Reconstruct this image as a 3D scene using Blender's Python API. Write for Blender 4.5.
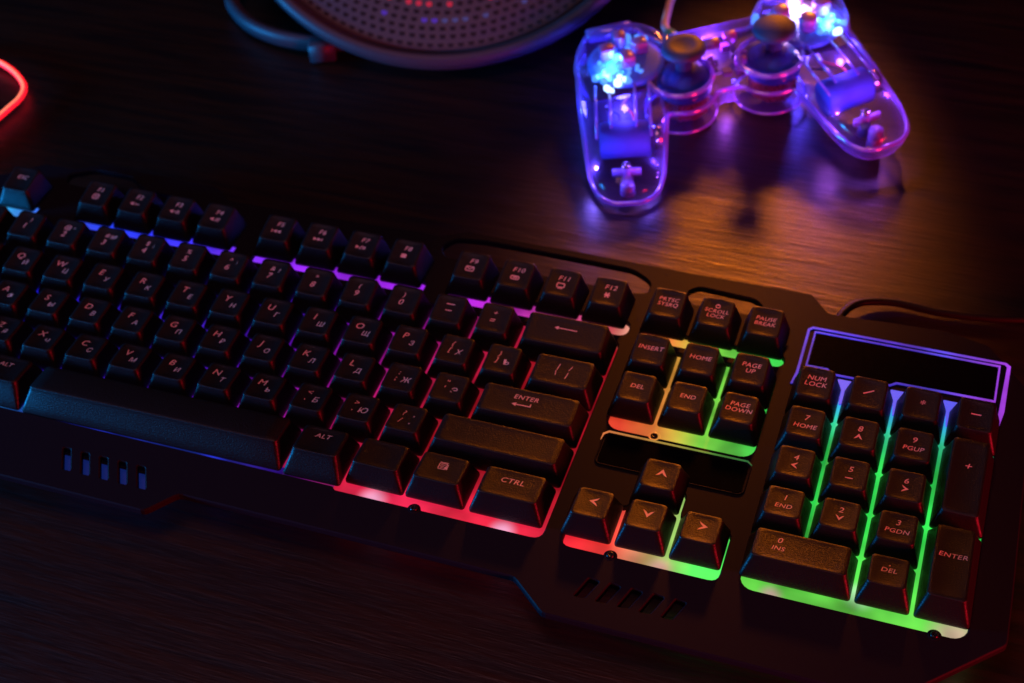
import bpy, bmesh, math, random
from mathutils import Vector, Matrix, Euler
from mathutils.geometry import delaunay_2d_cdt
random.seed(7)
S = bpy.context.scene
for o in list(bpy.data.objects): bpy.data.objects.remove(o)
C = S.collection
MM = 0.001
R = math.radians

# ------------------------------------------------------------------ camera
cd = bpy.data.cameras.new('camera'); cam = bpy.data.objects.new('camera', cd); C.objects.link(cam)
cam.location = (0.3970668, -0.3998761, 0.4124586)
cam.rotation_euler = (0.7909, 0.0466, 0.3258)
cd.sensor_width = 36; cd.lens = 1510.08/1024*36
cd.clip_start = 0.01; cd.clip_end = 50
cd.dof.use_dof = True; cd.dof.focus_distance = 0.505; cd.dof.aperture_fstop = 13
S.camera = cam

# ------------------------------------------------------------------ world, exposure
w = bpy.data.worlds.new('World'); S.world = w; w.use_nodes = True
w.node_tree.nodes['Background'].inputs[0].default_value = (0.35, 0.2, 0.6, 1)
w.node_tree.nodes['Background'].inputs[1].default_value = 0.006
S.view_settings.view_transform = 'Standard'; S.view_settings.look = 'None'
S.view_settings.exposure = 0; S.view_settings.gamma = 1
S.render.engine = 'CYCLES'
S.cycles.use_denoising = True
S.cycles.max_bounces = 12; S.cycles.transparent_max_bounces = 24
S.cycles.sample_clamp_indirect = 4.0

# ------------------------------------------------------------------ lamps of the room
def area(name, loc, to, size, power, col, sy=None, spread=None):
    l = bpy.data.lights.new(name, 'AREA'); l.energy = power; l.color = col
    l.size = size*MM
    if sy: l.shape = 'RECTANGLE'; l.size_y = sy*MM
    if spread: l.spread = R(spread)
    o = bpy.data.objects.new(name, l); C.objects.link(o)
    o.location = Vector(loc)*MM
    o.rotation_euler = (Vector(to)-Vector(loc)).to_track_quat('-Z', 'Y').to_euler()
    return o
def spot(name, loc, to, power, col, cone, blend, rad):
    l = bpy.data.lights.new(name, 'SPOT'); l.energy = power; l.color = col; l.spot_size = R(cone); l.spot_blend = blend; l.shadow_soft_size = rad*MM
    o = bpy.data.objects.new(name, l); C.objects.link(o); o.location = Vector(loc)*MM
    o.rotation_euler = (Vector(to)-Vector(loc)).to_track_quat('-Z', 'Y').to_euler()
    return o
spot('warm_lamp', (240, 800, 315), (310, 30, 0), 60, (1, .21, .012), 11.4, 1, 65)
area('soft_lamp', (120, -200, 1100), (150, -20, 0), 420, 2.7, (1, .38, .42))
area('blue_lamp', (-560, -270, 62), (150, -60, 0), 200, 13, (.01, .33, 1), 120)
area('red_lamp', (980, -330, 80), (250, -60, 0), 200, 10, (1, .01, .03), 120)

# ------------------------------------------------------------------ materials
def mat(name):
    m = bpy.data.materials.new(name); m.use_nodes = True
    return m, m.node_tree.nodes, m.node_tree.links, m.node_tree.nodes['Principled BSDF']
def plain(name, col, rough=.4, metal=0, spec=.5, bump=0, scale=900, trans=0, bd=.0001):
    m, N, L, b = mat(name)
    b.inputs['Base Color'].default_value = (*col, 1); b.inputs['Roughness'].default_value = rough
    b.inputs['Metallic'].default_value = metal; b.inputs['Specular IOR Level'].default_value = spec
    if trans: b.inputs['Transmission Weight'].default_value = trans
    tc = N.new('ShaderNodeTexCoord')
    n = N.new('ShaderNodeTexNoise'); n.inputs['Scale'].default_value = scale; n.inputs['Detail'].default_value = 3
    L.new(tc.outputs['Object'], n.inputs['Vector'])
    r = N.new('ShaderNodeMapRange'); r.inputs['To Min'].default_value = rough*.85; r.inputs['To Max'].default_value = rough*1.15
    L.new(n.outputs['Fac'], r.inputs['Value']); L.new(r.outputs[0], b.inputs['Roughness'])
    if bump:
        u = N.new('ShaderNodeBump'); u.inputs['Strength'].default_value = bump; u.inputs['Distance'].default_value = bd
        L.new(n.outputs['Fac'], u.inputs['Height']); L.new(u.outputs[0], b.inputs['Normal'])
    return m
def emit(name, col, s):
    m, N, L, b = mat(name)
    b.inputs['Base Color'].default_value = (*[min(1, c)*.5 for c in col], 1)
    b.inputs['Emission Color'].default_value = (*col, 1); b.inputs['Emission Strength'].default_value = s
    return m
def glow_ramp(name, stops, vec, t0, t1, strength=1.0, leds=(), noise=.5):
    """backlit diffuser: colour of its LEDs runs along vec (mm in object space)"""
    m, N, L, b = mat(name)
    tc = N.new('ShaderNodeTexCoord')
    d = N.new('ShaderNodeVectorMath'); d.operation = 'DOT_PRODUCT'; d.inputs[1].default_value = [v*1000 for v in vec]
    L.new(tc.outputs['Object'], d.inputs[0])
    mr = N.new('ShaderNodeMapRange'); mr.inputs['From Min'].default_value = t0; mr.inputs['From Max'].default_value = t1
    L.new(d.outputs['Value'], mr.inputs['Value'])
    cr = N.new('ShaderNodeValToRGB'); L.new(mr.outputs[0], cr.inputs[0])
    e = cr.color_ramp.elements
    for i, (t, c) in enumerate(stops):
        p = (t-t0)/(t1-t0)
        x = e[i] if i < 2 else e.new(min(1, max(0, p)))
        x.position = min(1, max(0, p)); x.color = (*c, 1)
    col = cr.outputs[0]
    n = N.new('ShaderNodeTexNoise'); n.inputs['Scale'].default_value = 55; n.inputs['Detail'].default_value = 2
    L.new(tc.outputs['Object'], n.inputs['Vector'])
    nr = N.new('ShaderNodeMapRange'); nr.inputs['From Min'].default_value = .3; nr.inputs['From Max'].default_value = .7
    nr.inputs['To Min'].default_value = strength*(1-noise); nr.inputs['To Max'].default_value = strength*(1+noise)
    L.new(n.outputs['Fac'], nr.inputs['Value'])
    for (x, y, z), rad, c in leds:
        ds = N.new('ShaderNodeVectorMath'); ds.operation = 'DISTANCE'; ds.inputs[1].default_value = (x*MM, y*MM, z*MM)
        L.new(tc.outputs['Object'], ds.inputs[0])
        q = N.new('ShaderNodeMapRange'); q.interpolation_type = 'SMOOTHERSTEP'
        q.inputs['From Min'].default_value = 0; q.inputs['From Max'].default_value = rad*MM
        q.inputs['To Min'].default_value = 1; q.inputs['To Max'].default_value = 0
        L.new(ds.outputs['Value'], q.inputs['Value'])
        mx = N.new('ShaderNodeMix'); mx.data_type = 'RGBA'; L.new(q.outputs[0], mx.inputs[0]); L.new(col, mx.inputs[6])
        mx.inputs[7].default_value = (*c, 1); col = mx.outputs[2]
    b.inputs['Base Color'].default_value = (.06, .06, .06, 1); b.inputs['Roughness'].default_value = .3
    L.new(col, b.inputs['Emission Color']); L.new(nr.outputs[0], b.inputs['Emission Strength'])
    return m

def wood():
    m, N, L, b = mat('dark_wood')
    tc = N.new('ShaderNodeTexCoord')
    mp = N.new('ShaderNodeMapping'); mp.inputs['Rotation'].default_value = (0, 0, R(-15)); mp.inputs['Scale'].default_value = (12, 190, 60)
    L.new(tc.outputs['Object'], mp.inputs[0])
    n1 = N.new('ShaderNodeTexNoise'); n1.inputs['Scale'].default_value = 1; n1.inputs['Detail'].default_value = 9; n1.inputs['Roughness'].default_value = .62; n1.inputs['Distortion'].default_value = .5
    L.new(mp.outputs[0], n1.inputs['Vector'])
    mp2 = N.new('ShaderNodeMapping'); mp2.inputs['Rotation'].default_value = (0, 0, R(-15)); mp2.inputs['Scale'].default_value = (90, 900, 400)
    L.new(tc.outputs['Object'], mp2.inputs[0])
    n2 = N.new('ShaderNodeTexNoise'); n2.inputs['Scale'].default_value = 1; n2.inputs['Detail'].default_value = 4
    L.new(mp2.outputs[0], n2.inputs['Vector'])
    cr = N.new('ShaderNodeValToRGB'); L.new(n1.outputs['Fac'], cr.inputs[0])
    e = cr.color_ramp.elements; e[0].position = .32; e[0].color = (.002, .001, .001, 1); e[1].position = .72; e[1].color = (.026, .0125, .006, 1)
    L.new(cr.outputs[0], b.inputs['Base Color'])
    ad = N.new('ShaderNodeMath'); ad.operation = 'MULTIPLY_ADD'; ad.inputs[1].default_value = .7; L.new(n2.outputs['Fac'], ad.inputs[0]); L.new(n1.outputs['Fac'], ad.inputs[2])
    rr = N.new('ShaderNodeMapRange'); rr.inputs['From Min'].default_value = .5; rr.inputs['From Max'].default_value = 1.2
    rr.inputs['To Min'].default_value = .52; rr.inputs['To Max'].default_value = .26
    L.new(ad.outputs[0], rr.inputs['Value']); L.new(rr.outputs[0], b.inputs['Roughness'])
    bp = N.new('ShaderNodeBump'); bp.inputs['Strength'].default_value = .28; bp.inputs['Distance'].default_value = .0008
    L.new(ad.outputs[0], bp.inputs['Height']); L.new(bp.outputs[0], b.inputs['Normal'])
    b.inputs['Specular IOR Level'].default_value = .34
    return m

def glass(name, tint, milk, milkcol, base=.10):
    """thin clear plastic wall: mostly see-through, brighter at grazing angles, a little milky"""
    m, N, L, b = mat(name); N.remove(b); out = N['Material Output']
    lw = N.new('ShaderNodeLayerWeight'); lw.inputs[0].default_value = .5
    pw = N.new('ShaderNodeMath'); pw.operation = 'POWER'; pw.inputs[1].default_value = 2.4; L.new(lw.outputs['Facing'], pw.inputs[0])
    mr = N.new('ShaderNodeMapRange'); mr.inputs['To Min'].default_value = base; mr.inputs['To Max'].default_value = .95; L.new(pw.outputs[0], mr.inputs['Value'])
    tr = N.new('ShaderNodeBsdfTransparent'); tr.inputs[0].default_value = (*tint, 1)
    gl = N.new('ShaderNodeBsdfGlossy'); gl.inputs['Roughness'].default_value = .12; gl.inputs[0].default_value = (.9, .9, 1, 1)
    tl = N.new('ShaderNodeBsdfTranslucent'); tl.inputs[0].default_value = (*milkcol, 1)
    df = N.new('ShaderNodeBsdfDiffuse'); df.inputs[0].default_value = (*milkcol, 1)
    m1 = N.new('ShaderNodeMixShader'); m1.inputs[0].default_value = .5; L.new(tl.outputs[0], m1.inputs[1]); L.new(df.outputs[0], m1.inputs[2])
    m2 = N.new('ShaderNodeMixShader'); m2.inputs[0].default_value = milk; L.new(gl.outputs[0], m2.inputs[1]); L.new(m1.outputs[0], m2.inputs[2])
    m3 = N.new('ShaderNodeMixShader'); L.new(mr.outputs[0], m3.inputs[0]); L.new(tr.outputs[0], m3.inputs[1]); L.new(m2.outputs[0], m3.inputs[2])
    L.new(m3.outputs[0], out.inputs[0])
    return m

M = {}
M['wood'] = wood()
M['key'] = plain('keycap_plastic', (.006, .0055, .006), .42, bump=1.0, scale=1900, spec=.28, bd=.00015)
M['legend'] = plain('legend_paint', (.78, .45, .40), .5)
M['deck'] = plain('frame_metal', (.0095, .008, .0125), .5, bump=.2, scale=1800, spec=.05)
M['case'] = plain('case_plastic', (.008, .008, .009), .5)
M['panel'] = plain('panel_gloss', (.002, .002, .0025), .14, spec=.3)
M['screw'] = plain('screw_black', (.02, .02, .02), .25, metal=.6)
M['cable'] = plain('cable_rubber', (.005, .004, .004), .5, spec=.12)
M['beige'] = plain('cable_beige', (.62, .42, .34), .45)
cy, bl, vi, mg, pr, rd = (.04, .5, .9), (.008, .012, .75), (.12, .008, .7), (.42, .01, .38), (.65, .012, .08), (.5, .008, .02)
M['glow_main'] = glow_ramp('backlight_main', [(.2*19, cy), (1.6*19, (.04, .12, .9)), (3*19, bl), (7.2*19, (.08, .02, .85)), (9*19, vi), (11.2*19, mg), (12.6*19, pr), (14*19, rd)],
    (1, -.55, 0), 0, 17*19.05, .62, leds=[((285, 12, -2), 3, (1.2, .45, .25)), ((285, 6, -2), 9, (1.2, .45, .25)), ((228, -101, -1.5), 36, (1.5, .03, .14)), ((266, -101, -1.5), 36, (1.5, .03, .10)), ((222, -98, -2.3), 8, (1.7, .7, 1.1)), ((271, -98, -2.3), 7, (1.7, .7, 1.1))])
M['glow_nav'] = glow_ramp('backlight_navigation', [(0, (1, .05, .02)), (16, (1, .35, .06)), (27, (.5, .6, .06)), (38, (.12, .75, .08)), (60, (.06, .85, .1))],
    (1, .12, 0), 294, 350, .8, leds=[])
# ramp positions above are offsets; rebuilt with absolute ones
def shift(st, d): return [(t+d, c) for t, c in st]
M['glow_nav'] = glow_ramp('backlight_navigation', shift([(0, (1, .07, .03)), (12, (1, .24, .05)), (20, (.75, .5, .06)), (30, (.25, .8, .07)), (52, (.06, .85, .1))], 292),
    (1, .12, 0), 290, 350, .72, leds=[])
M['glow_arrow'] = glow_ramp('backlight_arrows', shift([(0, (1, .02, .04)), (14, (1, .05, .04)), (24, (.95, .35, .18)), (34, (.4, .7, .16)), (44, (.1, .9, .12))], 294),
    (1, 0, 0), 290, 350, .85, leds=[((327, -98, -1.5), 7, (.95, .5, .4))])
M['glow_num'] = glow_ramp('backlight_numpad', [(-98, (.14, .72, .07)), (-60, (.03, .75, .08)), (-30, (.03, .72, .10)), (-16, (.03, .6, .3)), (-4, (.03, .3, .8)), (3, (.12, .12, .95))],
    (0, 1, 0), -100, 10, .85, leds=[((365, -98, -1.5), 6, (.7, .5, .4)), ((425, -97, -1.5), 13, (.8, .6, .4)), ((393, -90, -1.5), 8, (.5, 1, .5))])
M['glow_disp'] = glow_ramp('display_light', [(350, (.05, .06, .95)), (385, (.08, .05, 1)), (405, (.10, .08, .95)), (430, (.40, .05, .8))], (1, 0, 0), 350, 432, .75, noise=.45)
M['glow_tri'] = emit('funnel_light', (.10, .12, 1), .85)
M['glow_win'] = glow_ramp('window_edge_ramp', [(292, (.75, .2, .06)), (318, (.4, .3, .05)), (334, (.1, .35, .05)), (348, (.02, .2, .05))], (1, 0, 0), 290, 350, .8, noise=.3)
M['neon'] = emit('neon_red', (1, .008, .02), 2.2)
M['neon_core'] = emit('neon_core', (1, .22, .12), 1.7)

# ------------------------------------------------------------------ mesh helpers (all coordinates in mm)
def link(name, me, m=None, parent=None, smooth=True):
    o = bpy.data.objects.new(name, me); C.objects.link(o)
    if m: me.materials.append(m)
    if smooth:
        for p in me.polygons: p.use_smooth = True
    if parent: o.parent = parent
    return o
def mesh(name, vs, fs, m=None, parent=None, smooth=True):
    me = bpy.data.meshes.new(name); me.from_pydata([Vector(v)*MM for v in vs], [], fs); me.update()
    return link(name, me, m, parent, smooth)
def empty(name, loc, rot=(0, 0, 0)):
    o = bpy.data.objects.new(name, None); C.objects.link(o); o.location = Vector(loc)*MM; o.rotation_euler = rot
    o.empty_display_size = .01
    return o
def tag(o, label, cat=None, group=None, kind=None):
    if label: o['label'] = label
    if cat: o['category'] = cat
    if group: o['group'] = group
    if kind: o['kind'] = kind
    return o
class MB:
    def __init__(s): s.v = []; s.f = []
    def add(s, vs, fs):
        k = len(s.v); s.v += [tuple(v) for v in vs]; s.f += [tuple(i+k for i in f) for f in fs]
    def rings(s, rings, cap0=True, cap1=True):
        n = len(rings[0]); vs = [p for r in rings for p in r]; fs = []
        for a in range(len(rings)-1):
            for i in range(n):
                j = (i+1) % n; fs.append((a*n+i, a*n+j, (a+1)*n+j, (a+1)*n+i))
        if cap0: fs.append(tuple(reversed(range(n))))
        if cap1: fs.append(tuple((len(rings)-1)*n+i for i in range(n)))
        s.add(vs, fs)
    def lathe(s, prof, c=(0, 0, 0), n=40, axis=None, cap=True):
        """prof: (r, z) list about axis through c"""
        q = Vector((0, 0, 1)).rotation_difference(Vector(axis)) if axis else None
        rs = []
        for r, z in prof:
            ring = []
            for i in range(n):
                a = 2*math.pi*i/n; p = Vector((r*math.cos(a), r*math.sin(a), z))
                if q: p = q @ p
                ring.append(p+Vector(c))
            rs.append(ring)
        s.rings(rs, cap, cap)
    def box(s, c, d, rot=None, bev=.0):
        x, y, z = [k/2 for k in d]
        if bev:
            out = []
            for zz, ins in ((-z, bev), (-z+bev, 0), (z-bev, 0), (z, bev)):
                out.append([Vector(p)for p in ((-x+ins, -y+ins+0, zz), (x-ins, -y+ins, zz), (x-ins, y-ins, zz), (-x+ins, y-ins, zz))])
            if rot: out = [[rot @ p for p in r] for r in out]
            s.rings([[p+Vector(c) for p in r] for r in out]); return
        P = [Vector((a, b, e)) for e in (-z, z) for a, b in ((-x, -y), (x, -y), (x, y), (-x, y))]
        if rot: P = [rot @ p for p in P]
        s.rings([[p+Vector(c) for p in P[:4]], [p+Vector(c) for p in P[4:]]])
    def tube(s, pts, r, n=10, closed=False, sx=1, sz=1, caps=True):
        P = [Vector(p) for p in pts]; rs = []
        rad = r if hasattr(r, '__len__') else [r]*len(P)
        for i, p in enumerate(P):
            a = P[i-1] if (i > 0 or closed) else P[i]; b = P[(i+1) % len(P)] if (i < len(P)-1 or closed) else P[i]
            t = (b-a).normalized()
            up = Vector((0, 0, 1)) if abs(t.z) < .95 else Vector((1, 0, 0))
            u = t.cross(up).normalized(); v = u.cross(t).normalized()
            rs.append([p+u*(math.cos(2*math.pi*k/n)*rad[i]*sx)+v*(math.sin(2*math.pi*k/n)*rad[i]*sz) for k in range(n)])
        if closed: rs.append(rs[0])
        s.rings(rs, not closed and caps, not closed and caps)
    def build(s, name, m=None, parent=None, smooth=True): return mesh(name, s.v, s.f, m, parent, smooth)
def spline(pts, n=8, closed=False):
    P = [Vector(p) for p in pts]; out = []; N_ = len(P)
    rng = range(N_) if closed else range(N_-1)
    for i in rng:
        a = P[(i-1) % N_] if (closed or i) else P[0]*2-P[1]; b = P[i]; c = P[(i+1) % N_]
        d = P[(i+2) % N_] if (closed or i+2 < N_) else P[-1]*2-P[-2]
        for k in range(n):
            t = k/n
            out.append(.5*((2*b)+(c-a)*t+(2*a-5*b+4*c-d)*t*t+(3*b-a-3*c+d)*t**3))
    if not closed: out.append(P[-1])
    return out
def rrect(x0, y0, x1, y1, r, n=5, side=0):
    out = []
    for cx, cy_, a0 in ((x1-r, y1-r, 0), (x0+r, y1-r, 90), (x0+r, y0+r, 180), (x1-r, y0+r, 270)):
        for i in range(n+1):
            a = R(a0+90*i/n); out.append((cx+r*math.cos(a), cy_+r*math.sin(a)))
    if side:
        o2 = []
        for i, p in enumerate(out):
            o2.append(p)
            if i % (n+1) == n:
                q = out[(i+1) % len(out)]
                for k in range(1, side): o2.append((p[0]+(q[0]-p[0])*k/side, p[1]+(q[1]-p[1])*k/side))
        out = o2
    return out
def round_poly(pts, r, n=4):
    out = []; N_ = len(pts)
    for i in range(N_):
        p0, p, p1 = Vector(pts[i-1]), Vector(pts[i]), Vector(pts[(i+1) % N_])
        a = (p0-p); b = (p1-p); k = min(r, a.length*.45, b.length*.45)
        A = p+a.normalized()*k; B = p+b.normalized()*k
        for j in range(n+1):
            t = j/n; out.append(tuple((1-t)**2*A+2*t*(1-t)*p+t*t*B))
    return out
def area2(p): return sum(p[i-1][0]*p[i][1]-p[i][0]*p[i-1][1] for i in range(len(p)))/2
def inside(x, y, P):
    c = False
    for i in range(len(P)):
        (x0, y0), (x1, y1) = P[i-1], P[i]
        if (y0 > y) != (y1 > y) and x < (x1-x0)*(y-y0)/(y1-y0)+x0: c = not c
    return c
def plate(name, outline, holes, z0, z1, chamfer, m, parent):
    """plate with through holes; chamfer on every upper edge"""
    def offs(P, d):
        P = [Vector(p) for p in P]; s = 1 if area2(P) > 0 else -1; out = []
        for i, p in enumerate(P):
            a = (p-P[i-1]); b = (P[(i+1) % len(P)]-p)
            if a.length < 1e-6: a = b
            if b.length < 1e-6: b = a
            t = (a.normalized()+b.normalized()).normalized(); nrm = Vector((t.y, -t.x))*s
            out.append(tuple(p+nrm*d))
        return out
    loops = [offs(outline, -chamfer)]+[offs(h, chamfer) for h in holes]
    vs = []; es = []
    for Lp in loops:
        k = len(vs); vs += [Vector(p) for p in Lp]; es += [(k+i, k+(i+1) % len(Lp)) for i in range(len(Lp))]
    V, Ed, F, *_ = delaunay_2d_cdt(vs, es, [], 0, 1e-5)
    mb = MB(); top = []
    for f in F:
        cx = sum(V[i].x for i in f)/len(f); cyy = sum(V[i].y for i in f)/len(f)
        if inside(cx, cyy, loops[0]) and not any(inside(cx, cyy, h) for h in loops[1:]): top.append(tuple(f))
    mb.add([(p.x, p.y, z1) for p in V], top)
    mb.add([(p.x, p.y, z0) for p in V], [tuple(reversed(f)) for f in top])
    for Lp, orig in zip(loops, [outline]+holes):
        a = [(x, y, z1) for x, y in Lp]; b = [(x, y, z1-chamfer) for x, y in orig]; c = [(x, y, z0+.01) for x, y in orig]; d = [(x, y, z0) for x, y in Lp]
        mb.rings([a, b, c, d], False, False)
    return mb.build(name, m, parent, smooth=False)

# ------------------------------------------------------------------ desk
desk = mesh('desk', [(-1500, -900, -16), (1900, -900, -16), (1900, 1500, -16), (-1500, 1500, -16)], [(0, 1, 2, 3)], M['wood'], smooth=False)
tag(desk, None, kind='structure')

# ------------------------------------------------------------------ keyboard
kb = empty('keyboard', (0, 0, 0))
tag(kb, 'black backlit gaming keyboard with rainbow lit gaps lying across the dark desk', 'keyboard')
U = 19.05
outline = [(-12, -116), (2, -127.5), (146.8, -127.3), (155.2, -116.8), (281.7, -116.8), (295, -128), (409, -127.6), (440.7, -97), (440.5, -76), (438.6, 16), (420.5, 37.5), (404, 41.2),
           (359.2, 38.6), (351.6, 47.6), (300, 47), (206, 46.8), (196, 41), (98, 38.6), (88.4, 45.8), (32, 46.5), (22, 40), (6, 40), (-12, 26)]
outline = round_poly(outline, 1.5, 2)
holes = []
main_cut = round_poly([(-.6, 1.2), (285.6, 1.2), (285.6, -98.9), (208, -98.9), (207, -97.5), (-.6, -97.5)], 4, 4)
holes.append(main_cut)
def boss(P): return P
fcuts = [rrect(-.6+1, 3.8, U+.4, 13, 2.5), rrect(2*U+1.6, 4.9, 6*U+.9, 13, 2.5), rrect(6.5*U+.6, 4.9, 10.5*U+.9, 13, 2.5), rrect(11*U+1.6, 4.6, 15*U+1.2, 13, 3.5), rrect(15.25*U+1.6, 4.6, 18.25*U+.4, 11, 3)]
holes += fcuts
nav_cut = rrect(292.2, -43.0, 347.0, 1.2, 5)
arrow_cut = round_poly([(292.6, -99.1), (347.4, -99.1), (347.4, -77.5), (328.6, -77.5), (328.6, -64.6), (311.0, -64.6), (311.0, -77.5), (292.6, -77.5)], 3.5, 4)
num_cut = rrect(354.2, -99.1, 428.2, 1.0, 5)
holes += [nav_cut, arrow_cut, num_cut]
# grip openings through the rear rim, desk seen below
open_ = [round_poly([(303.5, 36), (307.5, 39.8), (331, 38.6), (335, 34), (331, 29.5), (306, 29.5)], 4),
         round_poly([(199, 35), (203, 41.5), (216, 43.2), (280, 42.6), (288.6, 37), (288.4, 30.5), (284, 29.4), (202, 29.4)], 5),
         round_poly([(22, 30), (20, 36), (30, 42), (48, 42), (58, 35.5), (78, 34.5), (78, 29.6), (30, 29.6)], 3)]
holes += open_
for i in range(5):   # slanted vents in front of the arrow keys
    x = 303.3+i*7.45
    holes.append(round_poly([(x, -118.2), (x+3.6, -118.0), (x+6.4, -110.6), (x+2.8, -110.0)], .5, 2))
for i in range(5):   # straight vents in front of the space bar
    x = 102.8+i*7.75
    holes.append(round_poly([(x+5.5, -118.2), (x+8.6, -118.2), (x+4.3-.9, -109), (x+.3, -109)], .5, 2))
frame = plate('frame', outline, holes, -2.6, 0, .45, M['deck'], kb)
# lower case, narrower than the frame
cs = MB()
def prism(mb, P, z0, z1, ins=0):
    n = len(P); cx = sum(p[0] for p in P)/n; cyy = sum(p[1] for p in P)/n
    mb.rings([[(x+(cx-x)*ins*0, y, z0) for x, y in P], [(x, y, z1) for x, y in P]])
prism(cs, rrect(-8, -101, 427, 28.6, 6), -13.5, -6.2)
case = cs.build('lower_case', M['case'], kb, smooth=False)
for fx, fy in ((10, -92), (408, -92), (10, 20), (408, 20), (215, -92)):
    ft = MB(); ft.box((fx, fy, -14.7), (26, 8, 2.4), bev=.4); ft.build('rubber_foot', M['case'], kb, smooth=False)
# light plates below the openings
def light_plate(P, m, z=-2.3, name='light_plate'):
    mb = MB(); prism(mb, P, z-1.2, z); return mb.build(name, m, kb, smooth=False)
M['glow_front'] = glow_ramp('backlight_front', [(60, (.02, .25, .6)), (85, (.02, .03, .6)), (150, (.02, .05, .5)), (185, (.06, .01, .45)), (202, (.4, .02, .2))], (1, 0, 0), 50, 207, .5, noise=.6,
    leds=[((112, -97, -2.3), 9, (.05, .1, 1.6)), ((158, -97, -2.3), 9, (.05, .08, 1.5))])
M['glow_f'] = glow_ramp('backlight_function_row', [(0, (.04, .5, 1)), (22, (.06, .12, 1)), (60, (.02, .05, 1)), (100, (.06, .03, 1)), (116, (.2, .03, 1)), (150, (.30, .02, .9)), (205, (.42, .02, .9)), (240, (.5, .02, .45)), (280, (.8, .10, .12)), (287, (.95, .4, .28))], (1, 0, 0), -5, 290, .95, noise=.4)
lp = [light_plate(rrect(-3, -93, 289, 3.0, 3), M['glow_main']), light_plate(rrect(-3, -102, 206.5, -93.05, .5), M['glow_front']), light_plate(rrect(206.55, -102, 289, -93.05, .5), M['glow_main']), light_plate(rrect(-3, 3.05, 288.6, 30, 2), M['glow_f']),
      light_plate(rrect(289.2, -47, 350, 3.0, 2), M['glow_nav']), light_plate(rrect(289.2, 3.05, 350, 30, 2), M['glow_nav']),
      light_plate(rrect(289.2, -102, 350, -60.5, 2), M['glow_arrow']), light_plate(rrect(350.3, -102, 431, 3.0, 2), M['glow_num'])]
# screws on bosses
for i, (x, y) in enumerate(((238.7, -99.0), (310.3, -98.9), (310.7, -42.6), (418.2, -99.8), (346.4, 15.3))):
    b_ = MB(); b_.lathe([(2.4, -1.4), (2.4, -.35), (2.1, .02), (1.5, .05), (1.4, -.4), (0.01, -.4)], (x, y, 0), 20); bo = b_.build('screw_boss', M['glow_nav'] if i == 2 else M['deck'], kb)  # third boss is made emissive to imitate red backlight falling on it
    s_ = MB(); s_.lathe([(1.35, -.5), (1.35, .25), (1.0, .6), (.55, .62), (.45, .1), (.01, .1)], (x, y, 0), 16); s_.build('screw', M['screw'], bo)
vl = MB(); vl.box((121, -113.6, -7), (44, 12, 1)); vl.build('vent_light', emit('vent_blue', (.01, .03, .25), .35), kb, smooth=False)
# rear ribs seen left of the F keys
# display panel above the numeric block
dp = MB(); prism(dp, round_poly([(357.2, 8.6), (357.2, 25.8), (424.7, 26.2), (424.7, 9.0), (390.5, 8.4), (388.2, 6.7), (367, 6.5), (364.5, 8.5)], .8, 2), .05, .5); disp = dp.build('display_panel', M['panel'], kb, smooth=False)
def strip(mb, pts, w_, z0, z1):
    P = [Vector(p) for p in pts]; Lf = []; Rt = []
    for i, p in enumerate(P):
        a = (p-P[i-1]).normalized() if i else None; b = (P[i+1]-p).normalized() if i < len(P)-1 else None
        ww = w_[i] if hasattr(w_, '__len__') else w_
        t = ((a or b)+(b or a)).normalized(); c = max(.5, t.dot(a or b)); n_ = Vector((-t.y, t.x))*(ww/2/c)
        Lf.append(p+n_); Rt.append(p-n_)
    for i in range(len(P)-1):
        mb.rings([[(*Lf[i], z0), (*Rt[i], z0), (*Rt[i], z1), (*Lf[i], z1)], [(*Lf[i+1], z0), (*Rt[i+1], z0), (*Rt[i+1], z1), (*Lf[i+1], z1)]], True, True)
so = MB(); strip(so, [(352.9, -3), (353.9, 3), (353.9, 27.2), (355.3, 28.6), (427.4, 28.9), (428.8, 27.6), (428.5, 4), (427.6, -6)], [.7, .95, .9, .85, .85, 1.3, 1.9, .9], .04, .42)
so.build('light_line', M['glow_disp'], kb, smooth=False)
si = MB(); strip(si, [(356.5, 7.7), (356.5, 26.4), (425.5, 26.9), (425.6, 8.3), (390.2, 7.7), (388, 5.9), (366.6, 5.7), (364.4, 7.8), (356.5, 7.7)], .62, .06, .56)
si.build('light_line', M['glow_disp'], kb, smooth=False)
for x in (372.0, 391.5, 410.6):
    t_ = MB(); pts = round_poly([(x-3.0, 4.0), (x+3.0, 4.0), (x+1.0, -3.5), (x+.45, -8.4), (x-.45, -8.4), (x-1.0, -3.5)], .6, 2)
    prism(t_, pts, -.6, .3); t_.build('light_funnel', M['glow_tri'], kb, smooth=False)
# dark window between the navigation and arrow keys
wp = MB(); prism(wp, rrect(294, -60.3, 346.6, -46.6, 2), .03, .3); wpan = wp.build('window_panel', M['panel'], kb, smooth=False)
wl = MB(); P = rrect(293.2, -61.0, 347.4, -45.8, 2.6, 5)
wl.tube([(x, y, .25) for x, y in P], .3, 6, closed=True); wl.build('window_edge', M['deck'], wpan)
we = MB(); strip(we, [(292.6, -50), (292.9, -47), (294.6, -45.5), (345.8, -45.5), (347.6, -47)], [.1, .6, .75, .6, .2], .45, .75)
we.build('window_lip', M['glow_win'], wpan, smooth=False)  # emissive strip on the upper lip, orange to green

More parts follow.
